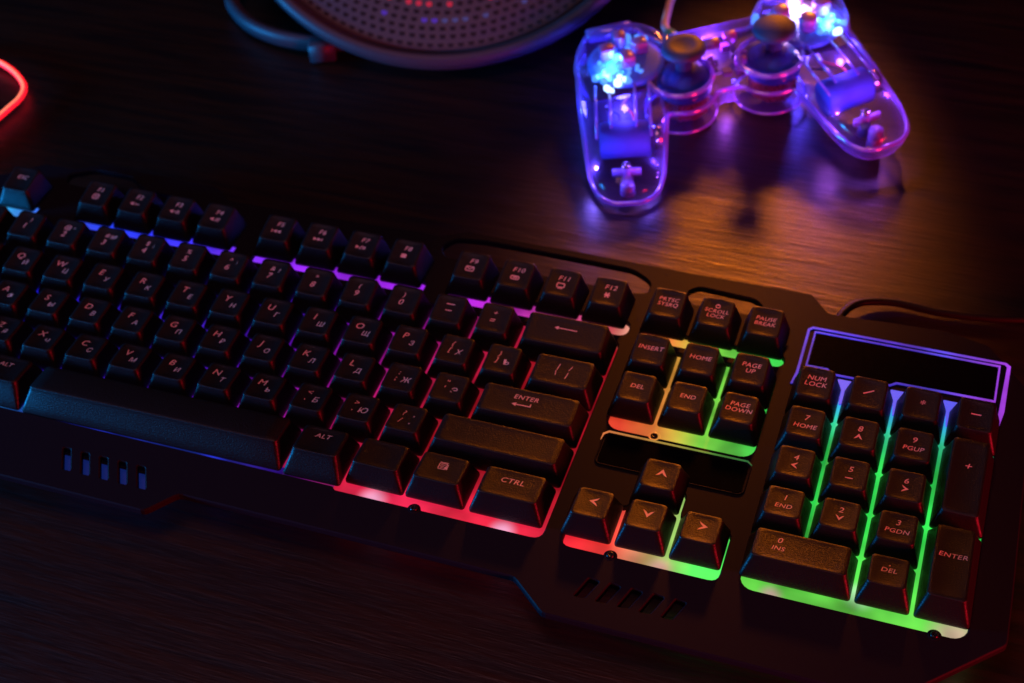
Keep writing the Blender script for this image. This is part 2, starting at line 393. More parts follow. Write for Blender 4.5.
# ---- keycaps
HZ = 8.2
ROW = {'F': (HZ+1.1, 11, .5), 0: (HZ+1.1, 10, .7), 1: (HZ+.1, 5.5, .4), 2: (HZ-.3, 2.5, .4), 3: (HZ, -2, .4), 4: (HZ+.1, -5, .5)}
def key_shape(wu, row, du=1.0, front=0.0, convex=False):
    h, tilt, dy = ROW[row]
    bw = wu*U/2-.62; bd0 = du*U/2-.62
    tw = bw-2.6; td = bd0-2.3
    tt = math.tan(R(tilt)); n = 5
    def ring(hw, hd, r, zf, yo=0, fr=0):
        P = rrect(-hw, -hd-fr, hw, hd, min(r*.78, hw*.9, hd*.9), n, 8)
        return [(x, y+yo, zf(x, y)) for x, y in P]
    plane = lambda x, y: h+tt*y
    dish = (lambda x, y: -.0) 
    rings = [ring(bw, bd0, 1.5, lambda x, y: -.3, 0, front), ring(bw-.02, bd0-.02, 1.5, lambda x, y: .6, 0, front)]
    for k in (.3, .6, .9):
        rings.append(ring(bw+(tw-bw)*k, bd0+(td-bd0)*k, 1.5+.3*k, lambda x, y, k=k: .6+(plane(x, y)-.9-.6)*k, dy*k, front*(1-k)))
    rings.append(ring(tw+.02, td+.02, 1.9, lambda x, y: plane(x, y)-.62, dy))
    rings.append(ring(tw-.06, td-.06, 1.8, lambda x, y: plane(x, y)-.24, dy))
    rings.append(ring(tw-.30, td-.30, 1.6, lambda x, y: plane(x, y)-.03, dy))
    def surf(x, y):
        u = min(1, abs(x)/(tw-.5)); d = .55*(1-u**2) if not convex else -.25*(1-min(1, abs(y)/(td-.5))**2)
        v = min(1, abs(y)/(td-.5))
        if not convex and wu > 1.3:
            e = min(1, (tw-.5-abs(x))/5.5); d = .4*(1-(1-e)**2)*(1-v**4*.4)
        elif not convex: d *= (1-v**6*.6)
        return plane(x, y)-d
    for sc in (.9, .72, .5, .25):
        P = rrect(-(tw-.5)*sc-.0, -(td-.5)*sc, (tw-.5)*sc, (td-.5)*sc, 1.6*sc, n, 8)
        rings.append([(x, y+dy, surf(x, y)) for x, y in P])
    mb = MB(); mb.rings(rings)
    return mb, surf, dy, tw, td
fonts = {}
def text_mesh(body, size, shear=.16, xs=1.1, off=0.0):
    c = bpy.data.curves.new('legend', 'FONT'); c.body = body; c.size = size; c.align_x = 'CENTER'; c.align_y = 'CENTER'; c.shear = shear; c.offset = off*size; c.resolution_u = 3
    c.space_line = .98; c.space_character = 1.06
    o = bpy.data.objects.new('tmp', c); C.objects.link(o); bpy.context.view_layer.update()
    me = bpy.data.meshes.new_from_object(o.evaluated_get(bpy.context.evaluated_depsgraph_get()))
    V = [(v.co.x*xs, v.co.y) for v in me.vertices]
    F = [tuple(p.vertices) for p in me.polygons]
    nl_ = body.count('\n')+1; ly = size*(.55+.43*(nl_-1)); lx = size*.85*max(len(t) for t in body.split('\n'))
    nb = {}
    for f in F:
        for a in f: nb.setdefault(a, set()).update(f)
    ok = lambda p: abs(p[0]) < lx and abs(p[1]) < ly
    V0 = V[:]
    for i, p in enumerate(V0):      # pull in mitre spikes of the outlined glyphs
        if not ok(p):
            g = [V0[j] for j in nb.get(i, ()) if ok(V0[j])]
            if g: V[i] = (sum(a[0] for a in g)/len(g), sum(a[1] for a in g)/len(g))
    bpy.data.objects.remove(o); bpy.data.meshes.remove(me); bpy.data.curves.remove(c)
    return V, F
def poly_mesh(polys):
    V = []; F = []
    for P in polys:
        k = len(V); V += P; F.append(tuple(range(k, k+len(P))))
    return V, F
def bar(x0, y0, x1, y1, w_):
    a = Vector((x0, y0)); b = Vector((x1, y1)); t = (b-a).normalized(); n_ = Vector((-t.y, t.x))*w_/2
    return [tuple(a-n_), tuple(b-n_), tuple(b+n_), tuple(a+n_)]
ARROW = {'up': 90, 'down': -90, 'left': 180, 'right': 0}
def arrow_poly(d, s):
    a = R(ARROW[d]); P = [[(1, 0), (-.9, 1.15), (-.5, .45), (.05, 0)], [(1, 0), (.05, 0), (-.5, -.45), (-.9, -1.15)]]
    return [[(x*s*math.cos(a)-y*s*math.sin(a), x*s*math.sin(a)+y*s*math.cos(a)) for x, y in T] for T in P]
def rectp(x0, y0, x1, y1): return [(x0, y0), (x1, y0), (x1, y1), (x0, y1)]
def frame_p(x0, y0, x1, y1, w_): return [bar(x0, y0, x1, y0, w_), bar(x1, y0+w_/2, x1, y1-w_/2, w_), bar(x1, y1, x0, y1, w_), bar(x0, y1-w_/2, x0, y0+w_/2, w_)]
def tri(x, y, s, d=1): return [(x-s*d, y-s), (x+s*d, y), (x-s*d, y+s)] if d > 0 else [(x+s, y-s), (x+s, y+s), (x-s, y)]
ICON = {
    'F1': frame_p(-1.0, -.9, 1.0, .9, .35)+[rectp(-.3, -.3, .3, .3)],
    'F2': [tri(-1.2, 0, .7, -1), rectp(.1, -.35, .5, .35), rectp(.8, -.2, 1.6, .1)],
    'F3': [tri(-1.2, 0, .7, -1), rectp(.1, -.3, .5, .3), rectp(.9, -.8, 1.2, .8), rectp(1.5, -.6, 1.8, .6)],
    'F4': [tri(-1.2, 0, .7, -1), bar(.2, -.7, .9, .7, .35), bar(1.0, -.7, 1.7, .7, .35)],
    'F5': [rectp(-1.7, -.6, -1.4, .6), tri(-.5, 0, .65, -1), tri(.9, 0, .65, -1)],
    'F6': [tri(-1.0, 0, .65), tri(.4, 0, .65), rectp(1.2, -.6, 1.5, .6)],
    'F7': [tri(-1.1, 0, .65), bar(-.3, -.8, .4, .8, .3), rectp(.7, -.6, 1.0, .6), rectp(1.3, -.6, 1.6, .6)],
    'F8': [rectp(-.9, -.75, .9, .75)],
    'F9': frame_p(-1.3, -.8, 1.3, .8, .35)+[bar(-1.1, .7, 0, -.2, .3), bar(0, -.2, 1.1, .7, .3)],
    'F10': frame_p(-1.3, -.7, 1.3, .5, .35)+[rectp(-.6, -.2, .8, .2)],
    'F11': frame_p(-1.2, -.5, 1.2, 1.0, .35)+[rectp(-.8, -1.1, .8, -.8)],
    'F12': [rectp(-.9, -.25, .9, .25), bar(-.6, -.9, .6, .9, .4), bar(-.6, .9, .6, -.9, .4)],
}
FW = {1: 3.0}
# (x centre u, row, width u, legends [(kind, text, x mm, y mm, size)], spoken label)
K = []
def ftxt(t, ic=None):
    L_ = [('t', t, .3, 2.3, 3.0)]
    if ic: L_.append(('p', ICON[ic], -.3, -1.3, 1.25))
    return L_
K.append((.5, 'F', 1, [('t', 'ESC', 0, 1.2, 2.7)], 'ESC'))
for i in range(12):
    x = [2.5, 3.5, 4.5, 5.5, 7, 8, 9, 10, 11.5, 12.5, 13.5, 14.5][i]; nm = 'F%d' % (i+1)
    K.append((x, 'F', 1, ftxt(nm, nm), nm))
K.append((15.75, 'F', 1, [('t', 'PRTSC\nSYSRQ', 0, .8, 2.4)], 'PRTSC SYSRQ'))
K.append((16.75, 'F', 1, [('t', 'SCROLL\nLOCK', 0, -.3, 2.3), ('p', frame_p(-.75, -.6, .75, .6, .3)+[rectp(-.3, .75, .3, 1.05)], 0, 3.2, 1)], 'SCROLL LOCK'))
K.append((17.75, 'F', 1, [('t', 'PAUSE\nBREAK', 0, .4, 2.4)], 'PAUSE BREAK'))
num = ['~`', '!1', '@2', '#3', '$4', '%5', '^6', '&7', '*8', '(9', ')0', '_-', '+=']
extra = {2: '"', 3: '№', 4: ';', 6: ':', 7: '?'}
for i, s_ in enumerate(num):
    L_ = [('t', s_[0], -.6, 2.6, 2.9), ('t', s_[1], -.9, -1.0, 3.7)]
    if i in extra: L_.append(('t', extra[i], 2.4, 2.0, 2.5))
    if i == 1: L_ = [('t', '!', .6, 2.5, 2.9), ('t', '1', -1.0, -.6, 3.7)]
    if s_ == '_-': L_ = [('p', [rectp(-1.7, -.2, 1.7, .2)], 0, 2.6, 1), ('p', [rectp(-1.3, -.2, 1.3, .2)], 0, -.4, 1)]
    K.append((i+.5, 0, 1, L_, s_[1]+' and '+s_[0]))
K.append((14, 0, 2, [('p', [rectp(-3.6, -.18, 4.2, .18), [(-4.8, 0), (-3.3, -.8), (-3.3, .8)]], 0, 1.6, 1)], 'with a left arrow'))
def letters(row, x0, s):
    for i, (a, b) in enumerate(s):
        if len(a) == 1: L_ = [('t', a, -1.9, 1.9, 3.9), ('t', b, 1.6, -1.2, 3.1)]
        elif a == '{[': L_ = [('t', '{', -1.6, 2.6, 2.9), ('t', '[', -2.0, -.4, 2.9), ('t', b, 1.7, -1.0, 3.5)]
        elif a == '}]': L_ = [('t', '}', -1.6, 2.6, 2.9), ('t', ']', -2.0, -.4, 2.9), ('t', b, 1.7, -1.0, 3.3)]
        elif a == '|\\': L_ = [('t', '|', -2.6, 2.4, 3.0), ('t', '\\', -2.9, -1.0, 3.0), ('t', '/', 2.2, 2.0, 3.0), ('t', '\\', 1.8, -1.0, 3.0)]
        elif a == '?/': L_ = [('t', '?', -1.9, 2.4, 3.4), ('t', '/', -2.2, -1.4, 3.3), ('t', ',', 2.3, 2.6, 3.6), ('t', '.', 1.8, -1.0, 4.4)]
        else: L_ = [('t', a[0], -1.6, 2.4, 3.2), ('t', a[1], -2.1, -.6, 3.4), ('t', b, 1.9, -.9, 3.6)]
        K.append((x0+i, row, 1, L_, (a if len(a) == 1 else a[1]+' and '+a[0])+(' and Cyrillic '+b if b.strip() else '')))
letters(1, 2, list(zip('QWERTYUIOP', 'ЙЦУКЕНГШЩЗ'))+[('{[', 'Х'), ('}]', 'Ъ')])
K.append((14.25, 1, 1.5, [('t', '|', -2.2, 2.2, 3.2), ('t', '\\', -2.6, -1.0, 3.2), ('t', '/', 2.4, 2.0, 3.2), ('t', '|', 1.9, -1.2, 3.2)], '\\ and |'))
letters(2, 2.25, list(zip('ASDFGHJKL', 'ФЫВАПРОЛД'))+[(':;', 'Ж'), ('"\'', 'Э')])
letters(3, 2.75, list(zip('ZXCVBNM', 'ЯЧСМИТЬ'))+[('<,', 'Б'), ('>.', 'Ю'), ('?/', ' ')])
K.append((13.875, 2, 2.25, [('t', 'ENTER', -1.6, 2.6, 2.8), ('p', [rectp(-3.0, -.2, 2.9, .2), [(-4.4, 0), (-2.7, -.85), (-2.7, .85)], rectp(2.5, .2, 2.9, 1.2)], -1.8, -.9, 1)], 'ENTER'))
K.append((13.625, 3, 2.75, [], 'blank, a right shift'))
K.append((.75, 1, 1.5, [('t', 'TAB', -2, 1.5, 2.8)], 'TAB')); K.append((.875, 2, 1.75, [('t', 'CAPS', -2, 1.5, 2.8)], 'CAPS')); K.append((1.125, 3, 2.25, [('t', 'SHIFT', -4, 1.5, 2.8)], 'SHIFT'))
K.append((.75, 4, 1.5, [('t', 'CTRL', -1, 1.6, 2.8)], 'CTRL')); K.append((2.125, 4, 1.25, [], 'blank')); K.append((3.42, 4, 1.28, [('t', 'ALT', -.5, 2.2, 2.8)], 'ALT'))
K.append((6.92, 4, 5.73, [], 'space bar'))
K.append((10.4, 4, 1.24, [('t', 'ALT', -.2, 2.4, 3.0)], 'ALT'))
K.append((11.63, 4, 1.24, [], 'blank'))
K.append((12.84, 4, 1.24, [('p', frame_p(-1.5, -1.5, 1.4, 1.4, .35)+[rectp(-1.0, .5, .9, .8), rectp(-1.0, -.2, .5, .1), rectp(-1.0, -.9, .3, -.6), rectp(-1.6, 1.75, 1.7, 2.05), rectp(1.75, -1.6, 2.05, 1.3), [(.4, -1.0), (2.3, -1.2), (1.3, .4)]], 0, 1.4, .95)], 'with a document icon'))
K.append((14.22, 4, 1.48, [('t', 'CTRL', -.4, 1.5, 3.2)], 'CTRL'))
for x, a, b in ((15.75, 'INSERT', 'DEL'), (16.75, 'HOME', 'END'), (17.75, 'PAGE\nUP', 'PAGE\nDOWN')):
    K.append((x, 0, 1, [('t', a, 0, .9, 2.6)], a.replace('\n', ' '))); K.append((x, 1, 1, [('t', b, 0, .7, 2.6)], b.replace('\n', ' ')))
for x, r, d in ((16.75, 3, 'up'), (15.75, 4, 'left'), (16.75, 4, 'down'), (17.75, 4, 'right')):
    K.append((x, r, 1, [('p', arrow_poly(d, 1.75), .3, 1.2, 1)], 'with a '+d+' arrow'))
K.append((19, 0, 1, [('t', 'NUM\nLOCK', 0, .8, 2.7)], 'NUM LOCK'))
K.append((20, 0, 1, [('p', [bar(-1.8, -1.0, 1.8, 1.0, .45)], 0, .8, 1)], '/ of the numeric block')); K.append((21, 0, 1, [('t', '*', 0, .2, 4.2)], '*'))
K.append((22, 0, 1, [('p', [rectp(-1.8, -.22, 1.8, .22)], 0, .5, 1)], '- of the numeric block'))
for x, r, a, b in ((19, 1, '7', 'HOME'), (21, 1, '9', 'PGUP'), (19, 3, '1', 'END'), (21, 3, '3', 'PGDN')):
    K.append((x, r, 1, [('t', a, 0, 2.3, 3.3), ('t', b, 0, -1.5, 2.6)], a+' '+b))
for x, r, a, d in ((20, 1, '8', 'up'), (19, 2, '4', 'left'), (21, 2, '6', 'right'), (20, 3, '2', 'down')):
    K.append((x, r, 1, [('t', a, 0, 2.3, 3.3), ('p', arrow_poly(d, 1.3), 0, -1.1, 1)], a+' with a '+d+' arrow'))
K.append((20, 2, 1, [('t', '5', 0, 2.2, 3.3), ('p', [rectp(-1.3, -.2, 1.3, .2)], 0, -1.6, 1)], '5 of the numeric block'))
K.append((19.5, 4, 2, [('t', '0', -7.6, 2.6, 3.3), ('t', 'INS', -7.6, -1.0, 2.6)], '0 INS'))
K.append((21, 4, 1, [('t', '.', 0, 3.8, 4), ('t', 'DEL', 0, .6, 2.7)], '. DEL'))
K.append((22, 1.5, 1, [('t', '+', 0, 4.6, 4.4)], '+ of the numeric block')); K.append((22, 3.5, 1, [('t', 'ENTER', 0, 3, 2.8)], 'ENTER of the numeric block'))
shapes = {}
FY = -1.392
for x, row, wu, leg, nm in K:
    tall = row in (1.5, 3.5); rk = {1.5: 1, 3.5: 4}.get(row, row)
    front = 2.6 if (row == 4 and x < 11) else 0
    key = (rk, wu, tall, front)
    if key not in shapes:
        mb, surf, dy, tw, td = key_shape(wu, rk, 2.0 if tall else 1.0, front, convex=wu > 5)
        me = bpy.data.meshes.new('keycap'); me.from_pydata([Vector(v)*MM for v in mb.v], [], mb.f); me.update(); me.materials.append(M['key'])
        for p in me.polygons: p.use_smooth = True
        shapes[key] = (me, surf, dy)
    me, surf, dy = shapes[key]
    o = bpy.data.objects.new('space_bar' if nm == 'space bar' else 'keycap', me); C.objects.link(o); o.parent = kb
    ry = FY if row == 'F' else row
    px = x*U + (.4 if x > 18.4 else 0); py = -(ry+.5)*U
    o.location = Vector((px, py, 0))*MM
    # small mounting tolerances of real caps
    o.rotation_euler = (R(random.uniform(-.4, .4)), R(random.uniform(-.4, .4)), R(random.uniform(-.5, .5)))
    if nm != 'space bar': o['label'] = 'black keycap ' + (nm if nm.startswith(('with', 'blank')) else 'marked '+nm)
    if leg:
        vs = []; fs = []
        for kind, body, lx, ly, sz in leg:
            V, F = text_mesh(body, sz) if kind == 't' else poly_mesh([[(a*sz, b*sz) for a, b in P] for P in body])
            k = len(vs); vs += [(a+lx, b+ly) for a, b in V]; fs += [tuple(i+k for i in f) for f in F]
        bm = bmesh.new(); bv = [bm.verts.new((a, b, 0)) for a, b in vs]
        for f in fs:
            try: bm.faces.new([bv[i] for i in f])
            except ValueError: pass
        for _ in range(2):
            le = [e for e in bm.edges if e.calc_length() > 1.1]
            if le: bmesh.ops.subdivide_edges(bm, edges=le, cuts=1)
        bmesh.ops.triangulate(bm, faces=bm.faces[:])
        for v in bm.verts:
            a, b = v.co.x, v.co.y; v.co = Vector((a, b+dy, surf(a, b)+.05))*MM
        bm.normal_update()
        for f in bm.faces:
            if f.normal.z < 0: f.normal_flip()
        lm = bpy.data.meshes.new('legend'); bm.to_mesh(lm); bm.free(); link('legend', lm, M['legend'], o, smooth=False)

# keyboard cable
cb = MB(); cb.tube(spline([(362, 20, -9), (361.5, 38, -10), (364, 52, -11), (370, 61.5, -12.4), (383, 66, -13.4), (404, 65.5, -13.6), (432, 70, -13.6), (470, 84, -13.6), (560, 130, -13.6)], 10), 1.6, 12)
cb.build('cable', M['cable'], kb)

# ------------------------------------------------------------------ game controller
gc = empty('game_controller', (280, 186, 8), (R(3), R(-4), R(30)))
tag(gc, 'clear see-through game controller glowing blue and violet behind the keyboard', 'game controller')
M['shell'] = glass('clear_shell', (.88, .86, 1.0), .6, (.42, .28, 1), .035)
M['rim'] = glass('clear_rim', (.7, .55, 1), .65, (.58, .40, 1), .6)
M['rubber'] = plain('stick_rubber', (.018, .035, .11), .6, bump=.4, scale=2500)
M['skirt'] = plain('stick_skirt', (.008, .04, .24), .5, spec=.3)
M['module'] = plain('stick_module', (.35, .10, .06), .28, metal=.85)
M['pcb'] = plain('circuit_board', (.02, .012, .03), .4)
M['motorblue'] = plain('motor_sleeve', (.03, .05, .38), .75)
M['steel'] = plain('steel', (.5, .45, .5), .25, metal=1)
M['silicone'] = plain('silicone_pad', (.07, .22, .7), .5, trans=0)
M['btn'] = plain('clear_button', (.25, .12, .45), .3)
M['pinkbit'] = plain('violet_plastic', (.45, .12, .5), .35)
M['post'] = plain('post_plastic', (.16, .10, .35), .3)
M['led'] = emit('led_glow_blue_white', (.5, .8, 1), 3.2)
M['led_glow_w'] = emit('led_glow_warm_white', (1, .8, .8), 2.2)

DPX, DPY = 43, 14.5; SX, SY = 21.5, -6.5; OX = 2.0
def ell_loft(mb, secs, n=24):
    rings = []
    for c, t, a, b, e in secs:   # centre, direction, half width, half height, exponent
        t = Vector(t).normalized(); u = t.cross(Vector((0, 0, 1))).normalized(); v = u.cross(t).normalized(); ring = []
        for i in range(n):
            an = 2*math.pi*i/n; ca, sa = math.cos(an), math.sin(an)
            ring.append(Vector(c)+u*(a*math.copysign(abs(ca)**(2/e), ca))+v*(b*math.copysign(abs(sa)**(2/e), sa)))
        rings.append(ring)
    mb.rings(rings)
def shell_parts():
    mb = MB()
    for s in (-1, 1):
        mb.lathe([(19, -15), (22, -12), (22.8, -6), (22.8, 1), (21.6, 4.4), (19, 5.8)], (s*DPX+OX, DPY, 0), 48)
        d = Vector((s*15-2, -75, -10))
        secs = []
        for t, a, b in ((.0, 21, 9), (.2, 20.5, 10.5), (.45, 19, 11.5), (.65, 17.8, 12), (.8, 16.6, 12), (.9, 14.6, 11), (.96, 11.6, 9), (1.0, 6.5, 5.5)):
            secs.append((Vector((s*44.5+.5, 7, -5))+d*t, d, a, b, 2.5))
        ell_loft(mb, secs)
        mb.lathe([(15.5, -22.5), (17, -21), (17.2, -6), (16.6, -1.4), (15.4, -.6)], (s*SX+OX, SY, 0), 40)
        mb.box((s*44+OX, 33, -5), (28, 9, 14), bev=2.5)
    mb.box((2, 4, -7), (62, 36, 22), bev=2.5)
    return mb
sm = shell_parts().build('shell', M['shell'], gc)
rm = sm.modifiers.new('remesh', 'REMESH'); rm.mode = 'VOXEL'; rm.voxel_size = 1.15*MM; rm.use_smooth_shade = True
sd = sm.modifiers.new('smooth', 'SMOOTH'); sd.factor = .5; sd.iterations = 5
bpy.context.view_layer.update()
me = bpy.data.meshes.new_from_object(sm.evaluated_get(bpy.context.evaluated_depsgraph_get()))
sm.modifiers.clear(); sm.data = me
if not me.materials: me.materials.append(M['shell'])
for p in me.polygons: p.use_smooth = True
# seam where the two shell halves meet
bm = bmesh.new(); bm.from_mesh(me)
n0 = Vector((0, .0, 1)).normalized()
def section(co, no):
    b2 = bm.copy(); r = bmesh.ops.bisect_plane(b2, geom=b2.verts[:]+b2.edges[:]+b2.faces[:], plane_co=Vector(co)*MM, plane_no=no, clear_inner=True, clear_outer=True)
    es = [e for e in b2.edges]; adj = {}
    for e in es:
        a, b = e.verts; adj.setdefault(a, []).append(b); adj.setdefault(b, []).append(a)
    loops = []; seen = set()
    for v in adj:
        if v in seen: continue
        lp_ = [v]; seen.add(v); cur = v
        while True:
            nx = [k for k in adj[cur] if k not in seen]
            if not nx: break
            cur = nx[0]; seen.add(cur); lp_.append(cur)
        loops.append([tuple(k.co/MM) for k in lp_])
    b2.free(); return loops
sec = section((0, 0, -6.5), Vector((0, -.10, 1)).normalized())
def smooth_loop(P, it=3):
    P = [Vector(p) for p in P]
    for _ in range(it): P = [(P[i-1]+P[i]*2+P[(i+1) % len(P)])/4 for i in range(len(P))]
    return P[::2]
sb = MB()
for lp_ in sec:
    if len(lp_) > 40: sb.tube(smooth_loop(lp_), 1.0, 8, closed=True)
sb.build('seam', M['rim'], gc)
bm.free()
# shoulder triggers
for s in (-1, 1):
    b_ = MB(); b_.box((s*44+OX, 38.5, -2), (22, 6, 7), bev=1.8); b_.build('shoulder_button', M['rim'], gc)
    # pads below the buttons, LED blue put into their colour
    b_ = MB(); b_.lathe([(17, -1.2), (18, -.4), (18, .8), (15, 1.6), (5, 1.8)], (s*DPX+OX, DPY-4, 0), 36); b_.build('silicone_pad', M['silicone'], gc)
# d-pad arms
for k in range(4):
    a = R(90*k); c = Vector((-DPX+OX+7.4*math.cos(a), DPY+7.4*math.sin(a), 5.2)); b_ = MB()
    q = Matrix.Rotation(a, 3, 'Z'); P = round_poly([(-4.3, 0), (-1.4, -3.2), (4, -3.2), (4, 3.2), (-1.4, 3.2)], 1, 3)
    b_.rings([[q @ Vector((x, y, -2.5))+c for x, y in P], [q @ Vector((x, y, 2.6))+c for x, y in P], [q @ Vector((x*.86, y*.86, 3.3))+c for x, y in P]]); b_.build('direction_button', M['btn'], gc)
for k in range(4):
    a = R(90*k); b_ = MB()
    b_.lathe([(4.3, -2.5), (4.4, 3.0), (3.9, 4.0), (3.0, 4.3), (.01, 4.4)], (DPX+OX+.5+9.8*math.cos(a), DPY+9.8*math.sin(a), 5), 28); b_.build('face_button', M['btn'], gc)
# analogue sticks
for s in (-1, 1):
    c = (s*SX+OX+2, SY+.5, 0); b_ = MB()
    b_.lathe([(3.9, 2), (3.9, 9.0), (5.5, 11.2), (9.2, 12.6), (10.2, 13.8), (10.0, 15.2), (8.8, 16.2), (6.4, 16.9), (4.8, 16.5), (2, 16.1), (.01, 16.0)], c, 40)
    if s > 0:
        b_ = MB(); b_.lathe([(3.9, 2), (3.9, 9.0), (5.5, 11.2), (9.2, 12.6), (10.2, 13.8), (10.0, 15.2), (8.8, 16.2), (6.4, 17.4), (3, 18.1), (.01, 18.3)], c, 40)
    st = b_.build('analog_stick', M['rubber'], gc)
    b_ = MB(); b_.lathe([(12.4, -8.5), (12.6, -3), (12.2, -1.4), (11.2, -.6), (9.5, 1.2), (6.5, 3.0), (4.2, 3.8)], c, 40); b_.build('stick_skirt', M['skirt'], gc)
    b_ = MB(); b_.lathe([(11.2, -19.5), (11.6, -19), (11.6, -9), (11.0, -8.6)], c, 9); b_.build('stick_module', M['module'], gc, smooth=False)
    b_ = MB(); P = [(s*SX+OX+14.9*math.cos(t*math.pi/30), SY+14.9*math.sin(t*math.pi/30), -.2) for t in range(60)]; b_.tube(P, 1.15, 8, closed=True); b_.build('stick_ring', M['rim'], gc)
    b_ = MB(); P = [(s*SX+OX+16.6*math.cos(t*math.pi/30), SY+16.6*math.sin(t*math.pi/30), -21) for t in range(60)]; b_.tube(P, .6, 8, closed=True); b_.build('housing_ring', M['rim'], gc)
# inside the grips
for s in (-1, 1):
    ax = Vector((s*15-2, -75, -10)).normalized(); rt = ax.cross(Vector((0, 0, 1))).normalized()*(-1)
    base = Vector((s*44.5+.5, 7, -5))
    at = lambda t, x=0, z=0: base+Vector((s*15-2, -75, -10))*t+rt*x+Vector((0, 0, z))
    b_ = MB(); b_.lathe([(7.0, -11.5), (8.3, -10.8), (8.3, 10.8), (7.0, 11.5)], at(.50, 0, 0), 30, axis=rt); b_.build('rumble_motor', M['motorblue'], gc)
    b_ = MB(); b_.lathe([(5.4, 0), (5.6, 4.6), (5.0, 5)], at(.50, 11.7*s*0+12, 0), 20, axis=rt); b_.build('motor_weight', M['steel'], gc)
    for k, x in enumerate((-12.5, -6, 5.5, 12)):
        b_ = MB(); b_.tube([at(.16, x, 7.2), at(.34, x, 8.6), at(.60 if k in (0, 3) else .52, x, 9.2)], .65, 6); b_.build('rib', M['rim'], gc)
    b_ = MB(); b_.tube([at(.74, 0, -9), at(.74, 0, -2), at(.75, 0, 3)], [3.2, 2.8, 2.4], 16); b_.tube([at(.86, 0, -8), at(.87, 0, 2)], [3.6, 3.2], 14)
    b_.box(at(.76, 0, 1), (13, 1.6, 4), Matrix.Rotation(math.atan2(rt.y, rt.x), 3, 'Z'), bev=.3); b_.build('screw_post', M['post'], gc)
    b_ = MB(); b_.lathe([(2.2, 0), (2.0, 1.0), (.8, 1.2), (.01, .8)], at(.74, 0, 3.2), 14); b_.build('screw', M['steel'], gc)
    for k in range(2):
        P = [at(.12, -3+5*k, -3), at(.25, -8+8*k, 1), at(.36, -2+6*k, 4), at(.46, -4+9*k, 2)]
        b_ = MB(); b_.tube(spline(P, 6), .55, 8); b_.build('wire', plain('wire_red' if k else 'wire_dark', (.5, .05, .03) if k else (.03, .01, .02), .4), gc)
b_ = MB(); b_.box((0, 9, -6), (124, 26, 1.4)); b_.build('circuit_board', M['pcb'], gc, smooth=False)
b_ = MB(); b_.box((0, 8, 2.5), (7, 5, 4), bev=.6); b_.build('mode_button', M['btn'], gc)
for x in (-9, 9.5):
    b_ = MB(); b_.box((x, 11, 2.7), (6, 3.4, 3.6), bev=.6); b_.build('menu_button', M['pinkbit'], gc)
for i in range(22):
    x = random.uniform(-9, 13) if i < 16 else random.uniform(-28, 28); y = random.uniform(-10, 19); b_ = MB(); d = random.uniform(1.5, 4.5)
    b_.box((x, y, -4.2+random.uniform(0, 2)), (d, random.uniform(1.5, 4), 2.5+random.uniform(0, 2)), bev=.25); b_.build('electronic_part', M[random.choice(['pinkbit', 'steel', 'pcb'])], gc, smooth=False)
leds = []
rl = random.Random(5)
for cx, cy_, rad, n_, m_ in ((-47, 4, 12, 24, 'led_glow_c'), (-50, -4, 6, 7, 'led'), (-35, 22, 7, 9, 'led_glow_c'), (55, 4, 8, 12, 'led_glow_c'), (59, -3, 4, 5, 'led'), (43, 19, 9, 20, 'led_glow_w'), (27, 19, 5, 8, 'led_glow_c')):
    for k in range(n_):
        a = rl.uniform(0, 2*math.pi); q = rad*math.sqrt(rl.random())
        leds.append((cx+q*math.cos(a), cy_+q*.8*math.sin(a), rl.uniform(1, 3), m_, rl.uniform(.7, 1.9)))
M['led_glow_c'] = emit('led_glow_cyan', (.09, .36, 1), 1.2)
for x, y, z, m_, r in leds:
    b_ = MB(); b_.lathe([(r, -1), (r, .6), (r*.8, r*.7), (r*.4, r*1.05), (.01, r*1.15)], (x, y, z), 14); b_.build('led', M[m_], gc, smooth=False)  # glowing bits imitate LED light scattered inside the shell
def bulb(name, loc, power, col, rad=2):
    l = bpy.data.lights.new(name, 'POINT'); l.energy = power; l.color = col; l.shadow_soft_size = rad*MM
    o = bpy.data.objects.new(name, l); C.objects.link(o); o.parent = gc; o.location = Vector(loc)*MM
for x, y, z, pw, col, rad in ((-46, 9, 4.6, .05, (.05, .28, 1), 2), (-43, 12, -9, .12, (.06, .05, 1), 3), (-53, 2, 3, .03, (.08, .25, 1), 2),
        (43, 18, 4.6, .05, (.75, .4, .85), 2), (57, 6, 4, .04, (.08, .3, 1), 2), (45, 12, -9, .12, (.1, .06, 1), 3),
        (0, 12, 1, .05, (.35, .1, 1), 2), (-50, -22, 4, .02, (.2, .12, 1), 2), (52, -22, 4, .02, (.35, .12, 1), 2),
        (-72, -50, -4, .02, (.2, .12, 1), 1), (-46, -56, -4, .015, (.25, .12, 1), 1), (40, -50, -4, .02, (.5, .12, 1), 1), (64, -48, -2, .015, (.5, .12, 1), 1), (3, -8, -14, .012, (.5, .1, 1), 2)):
    bulb('led_and_fill_light', (x, y, z), pw*1.5, col, rad)  # LEDs under the buttons, plus grip bulbs added to brighten the rims
# cable
cb = MB(); cb.tube(spline([(-15, 20, -3), (-15, 30, -3), (-14.5, 38, -4), (-6, 62, -12), (8, 100, -19), (10, 170, -24)], 8), 2.0, 12); cb.build('cable', M['beige'], gc)
b_ = MB(); b_.tube([(-15, 19, -3), (-15, 24, -3), (-15, 29, -3)], [4.6, 4.6, 3.2], 16); b_.build('cable_relief', plain('teal_rubber', (.03, .35, .42), .4), gc)

